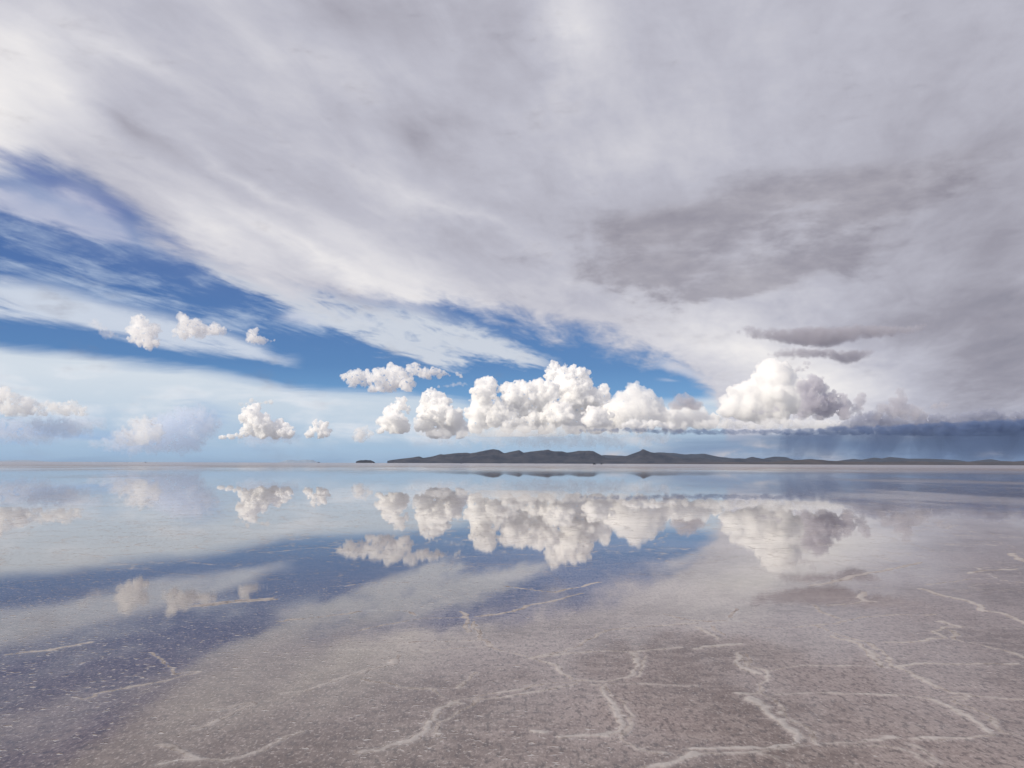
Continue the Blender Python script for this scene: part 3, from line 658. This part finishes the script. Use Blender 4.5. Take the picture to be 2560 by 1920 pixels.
def salt_fields(t):
    """shared by the crust and the water: position noise, ridge pattern, bits of crust standing above the water"""
    geo = t.new('ShaderNodeNewGeometry')
    P = geo.outputs['Position']
    att = t.new('ShaderNodeAttribute', attribute_name='ridge')
    x, y, z = t.sep(P)
    p2 = t.xyz(x, y, 0.0)
    r = t.m('SQRT', t.m('ADD', t.m('MULTIPLY', x, x), t.m('MULTIPLY', y, y)))
    warp = t.new('ShaderNodeTexNoise'); warp.inputs['Scale'].default_value = 1.3; warp.inputs['Detail'].default_value = 4
    t.l.new(p2, warp.inputs['Vector'])
    wv = t.vm('ADD', p2, t.vm('SCALE', t.vm('SUBTRACT', warp.outputs['Color'], (.5, .5, .5))))
    wv.node.inputs[1].links[0].from_node.inputs['Scale'].default_value = .55
    vor = t.new('ShaderNodeTexVoronoi', feature='DISTANCE_TO_EDGE')
    vor.inputs['Scale'].default_value = .62
    t.l.new(wv, vor.inputs['Vector'])
    far = t.step(r, 10.0, 16.0)
    n_mid = t.noise(p2, 1.1, 5, .6)
    vr = t.m('MULTIPLY', t.m('MULTIPLY', t.step(vor.outputs['Distance'], .06, .0), far), t.step(n_mid, .32, .56))
    area = t.noise(p2, .35, 3, .5)
    bits = t.noise(t.xyz(t.m('MULTIPLY', x, .8), t.m('MULTIPLY', y, 1.1)), 17, 3, .62)
    lo = t.m('SUBTRACT', t.m('ADD', .645, t.m('MULTIPLY', t.step(x, -1.0, 2.5), .04)), t.m('MULTIPLY', t.step(area, .36, .62), .05))
    crumbs = t.m('MULTIPLY', t.step(bits, lo, t.m('ADD', lo, .04)), t.step(r, 90.0, 25.0))
    flakes = t.m('MULTIPLY', t.step(t.noise(t.xyz(x, t.m('MULTIPLY', y, .7)), 2.4, 5, .68), .575, .65), t.m('MULTIPLY', t.step(r, 11.0, 18.0), t.step(r, 170.0, 60.0)))
    flakes = t.m('MULTIPLY', flakes, t.step(area, .38, .58))
    return dict(crumbs=crumbs, flakes=flakes, P=p2, r=r, ridge=att.outputs['Fac'], vr=vr, far=far, n_mid=n_mid)

def salt_material():
    m, t, out = material('wet_salt_crust')
    f = salt_fields(t)
    P = f['P']
    x, y, _ = t.sep(P)
    Q = t.xyz(x, t.m('MULTIPLY', y, .42), 0.0)
    grain = t.noise(Q, 55, 4, .7)
    pit = t.noise(Q, 26, 4, .65)
    clump = t.noise(P, 6, 5, .62)
    lump = t.noise(Q, 13, 4, .6)
    patch = t.noise(P, .5, 5, .55)
    c = t.mix(t.step(patch, .36, .60), (.115, .080, .064, 1), (.245, .196, .182, 1))
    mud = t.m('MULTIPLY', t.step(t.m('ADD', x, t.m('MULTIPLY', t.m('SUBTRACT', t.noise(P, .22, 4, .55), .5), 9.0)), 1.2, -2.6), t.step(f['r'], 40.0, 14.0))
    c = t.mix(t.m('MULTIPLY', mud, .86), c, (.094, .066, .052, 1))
    c = t.mix(t.m('MULTIPLY', t.step(clump, .42, .62), t.m('SUBTRACT', .5, t.m('MULTIPLY', mud, .3))), c, (.335, .28, .258, 1))
    c = t.mix(t.m('MULTIPLY', t.step(pit, .50, .38), .8), c, (.065, .048, .042, 1))
    c = t.mix(t.m('MULTIPLY', t.step(grain, .53, .66), .6), c, (.44, .39, .38, 1))
    c = t.mix(t.m('MULTIPLY', t.step(grain, .46, .34), .65), c, (.06, .045, .04, 1))
    nz = t.m('ADD', t.m('MULTIPLY', clump, .45), t.m('MULTIPLY', lump, .55))
    c = t.mix(t.m('MULTIPLY', t.m('MAXIMUM', f['crumbs'], f['flakes']), .62), c, (.52, .51, .525, 1))
    rg = t.m('MULTIPLY', f['ridge'], t.m('ADD', .58, t.m('MULTIPLY', t.step(nz, .32, .58), .42)))
    rg = t.m('MAXIMUM', rg, t.m('MULTIPLY', f['vr'], t.step(nz, .35, .65)))
    c = t.mix(t.m('MULTIPLY', t.step(rg, .05, .85), .60), c, (.50, .485, .495, 1))
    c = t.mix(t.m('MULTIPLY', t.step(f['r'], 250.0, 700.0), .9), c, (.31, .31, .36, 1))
    b = t.new('ShaderNodeBsdfPrincipled')
    t.put(b.inputs['Base Color'], c)
    b.inputs['Roughness'].default_value = .9
    b.inputs['Specular IOR Level'].default_value = .1
    bump = t.new('ShaderNodeBump'); bump.inputs['Strength'].default_value = .5; bump.inputs['Distance'].default_value = .006
    t.l.new(t.m('ADD', t.m('MULTIPLY', grain, .5), t.m('MULTIPLY', pit, .8)), bump.inputs['Height'])
    t.l.new(bump.outputs[0], b.inputs['Normal'])
    t.l.new(b.outputs[0], out.inputs['Surface'])
    return m
def water_material():
    m, t, out = material('brine_film')
    f = salt_fields(t)
    P, r = f['P'], f['r']
    x, y, _ = t.sep(P)
    clump = t.noise(P, 6, 5, .62)
    lump = t.noise(t.xyz(x, t.m('MULTIPLY', y, .42)), 13, 4, .6)
    # crust showing through: ridge tops and scattered crumbs, fewer where the film is deeper
    nz = t.m('ADD', t.m('MULTIPLY', clump, .45), t.m('MULTIPLY', lump, .55))
    top = t.m('MULTIPLY', t.step(f['ridge'], .35, 1.0), t.step(nz, .40, .56))
    ex = t.m('MAXIMUM', f['crumbs'], t.m('MULTIPLY', top, .8))
    ex = t.m('MAXIMUM', ex, t.m('MULTIPLY', t.m('MULTIPLY', f['vr'], t.step(nz, .46, .58)), .9))
    ex = t.m('MAXIMUM', ex, t.m('MULTIPLY', f['flakes'], .7))
    # wind patch far out on the right
    n = t.noise(t.xyz(t.m('MULTIPLY', x, .05), t.m('MULTIPLY', y, .018)), 1.0, 5, .65)
    reg = t.m('MULTIPLY', t.step(t.m('DIVIDE', x, y), .28, .46), t.m('MULTIPLY', t.step(r, 28.0, 40.0), t.step(r, 160.0, 70.0)))
    windy = t.m('MULTIPLY', reg, t.step(n, .42, .6))
    ex = t.m('MAXIMUM', ex, t.m('MULTIPLY', t.m('MULTIPLY', reg, t.step(t.noise(P, 1.6, 4, .65), .56, .66)), .8))
    dry = t.m('MULTIPLY', t.step(t.m('ADD', r, t.m('MULTIPLY', t.m('SUBTRACT', n, .5), 900.0)), 100.0, 460.0), .68)
    ex = t.m('MAXIMUM', ex, dry)
    fr = t.new('ShaderNodeFresnel'); fr.inputs['IOR'].default_value = 1.42
    gl = t.new('ShaderNodeBsdfGlossy'); gl.inputs['Color'].default_value = (.97, .97, .97, 1)
    t.put(gl.inputs['Roughness'], t.m('ADD', t.m('ADD', .012, t.m('MULTIPLY', windy, .12)), t.m('MULTIPLY', t.step(r, 90.0, 240.0), .11)))
    bump = t.new('ShaderNodeBump'); bump.inputs['Distance'].default_value = .0012
    t.put(bump.inputs['Strength'], t.m('MULTIPLY', t.step(r, 30.0, 5.0), .16))
    t.l.new(t.noise(P, 14, 3, .5), bump.inputs['Height'])
    t.l.new(bump.outputs[0], gl.inputs['Normal'])
    tp = t.new('ShaderNodeBsdfTransparent')
    mx = t.new('ShaderNodeMixShader')
    back = t.new('ShaderNodeNewGeometry').outputs['Backfacing']
    t.put(mx.inputs[0], t.m('MULTIPLY', t.m('MULTIPLY', fr.outputs[0], t.m('SUBTRACT', 1.0, back)), t.m('SUBTRACT', 1.0, ex)))
    t.l.new(tp.outputs[0], mx.inputs[1]); t.l.new(gl.outputs[0], mx.inputs[2])
    t.l.new(mx.outputs[0], out.inputs['Surface'])
    return m
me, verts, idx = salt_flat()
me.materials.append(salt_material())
salt = bpy.data.objects.new('salt_flat', me); COL.objects.link(salt)
tag(salt, kind='structure')
wm = me.copy(); wm.name = 'water'
wv_ = verts.copy(); wv_[:, 2] = .003
wm.vertices.foreach_set('co', wv_.astype(np.float32).ravel()); wm.update()
wm.materials.clear(); wm.materials.append(water_material())
water = bpy.data.objects.new('water', wm); COL.objects.link(water)
tag(water, kind='structure')

# ------------------------------------------------------------------ far vehicles
def paint(name, c, rough=.4):
    m, t, out = material(name)
    b = t.new('ShaderNodeBsdfPrincipled')
    tcn = t.new('ShaderNodeTexCoord')
    n = t.noise(tcn.outputs['Object'], 3, 4)
    t.put(b.inputs['Base Color'], t.mix(t.step(n, .35, .7), (*c, 1), tuple(min(1, q * 1.5 + .01) for q in c) + (1,)))
    b.inputs['Roughness'].default_value = rough
    t.l.new(b.outputs[0], out.inputs['Surface'])
    return m
M_BODY, M_GLASS, M_TYRE = paint('dark_car_paint', (.02, .02, .024)), paint('car_glass', (.01, .012, .015), .1), paint('tyre_rubber', (.012, .012, .012), .9)
def prism(bm, pts, y0, y1):
    a = [bm.verts.new((x, y0, z)) for x, z in pts]; b = [bm.verts.new((x, y1, z)) for x, z in pts]
    n = len(pts)
    bm.faces.new(a); bm.faces.new(b[::-1])
    for i in range(n): bm.faces.new((a[i], b[i], b[(i + 1) % n], a[(i + 1) % n]))
def part(name, bm, mat, parent, bev=.04):
    if bev: bmesh.ops.bevel(bm, geom=bm.edges[:], offset=bev, segments=2, affect='EDGES')
    bmesh.ops.recalc_face_normals(bm, faces=bm.faces)
    m = bpy.data.meshes.new(name); bm.to_mesh(m); bm.free(); m.materials.append(mat)
    o = bpy.data.objects.new(name, m); COL.objects.link(o); o.parent = parent
    return o
def jeep():
    root = bpy.data.objects.new('off_road_car', None); COL.objects.link(root)
    bm = bmesh.new()
    prism(bm, [(-2.3, .45), (2.25, .45), (2.3, 1.0), (1.15, 1.12), (.55, 1.78), (-2.1, 1.82), (-2.32, 1.05)], -.88, .88)
    part('body', bm, M_BODY, root)
    bm = bmesh.new(); prism(bm, [(-1.9, 1.15), (.8, 1.15), (.42, 1.68), (-1.85, 1.7)], -.885, .885); part('window', bm, M_GLASS, root, 0)
    bm = bmesh.new(); prism(bm, [(-1.7, 1.82), (.3, 1.82), (.3, 2.1), (-1.7, 2.1)], -.6, .6); part('roof_rack', bm, M_TYRE, root)
    for sx in (-1.45, 1.4):
        for sy in (-.78, .78):
            bm = bmesh.new()
            bmesh.ops.create_cone(bm, cap_ends=True, segments=20, radius1=.4, radius2=.4, depth=.26, matrix=Matrix.Translation((sx, sy, .4)) @ Matrix.Rotation(math.pi / 2, 4, 'X'))
            part('wheel', bm, M_TYRE, root, .03)
    return root
def dup(o):
    c = o.copy(); COL.objects.link(c)
    for ch in o.children:
        d = ch.copy(); COL.objects.link(d); d.parent = c
    return c
GV = 'dark vehicles far out on the flooded flat'
spots = [(1486, 1500, .35, 'larger dark vehicle speck below the middle of the hills'), (1503.5, 1900, 2.2, 'second dark vehicle speck just right of the larger one below the hills'), (1153, 2500, 1.2, 'lone dark vehicle speck below the left part of the hills'), (364, 2700, .2, 'lone dark vehicle speck on the empty left horizon')]
proto = jeep()
for i, (x, d, rz, lab) in enumerate(spots):
    o = proto if i == 0 else dup(proto)
    v_ = pdir(x, HY)
    o.location = (v_.x * d / v_.y, d, .003)
    o.rotation_euler = (0, 0, rz)
    o['label'] = lab; o['category'] = 'vehicle'; o['group'] = GV

# ------------------------------------------------------------------ haze
bm = bmesh.new(); bmesh.ops.create_cube(bm, size=1)
me = bpy.data.meshes.new('haze'); bm.to_mesh(me); bm.free()
haze = bpy.data.objects.new('haze', me); COL.objects.link(haze)
haze.scale = (92000, 92000, 701); haze.location = (0, 0, 349.5)
me.materials.append(cloud_mat('thin_air', 3.8e-6, (.46, .66, 1.0)))
tag(haze, kind='stuff')

# ------------------------------------------------------------------ render settings
sc.view_settings.view_transform = 'Standard'
sc.view_settings.look = 'None'
sc.view_settings.exposure = 0
sc.view_settings.gamma = 1
cy = sc.cycles
cy.max_bounces = 40; cy.volume_bounces = 36; cy.diffuse_bounces = 2; cy.glossy_bounces = 3; cy.transparent_max_bounces = 12
cy.use_denoising = True
cy.denoiser = 'OPENIMAGEDENOISE'
cy.caustics_reflective = False
cy.caustics_refractive = False
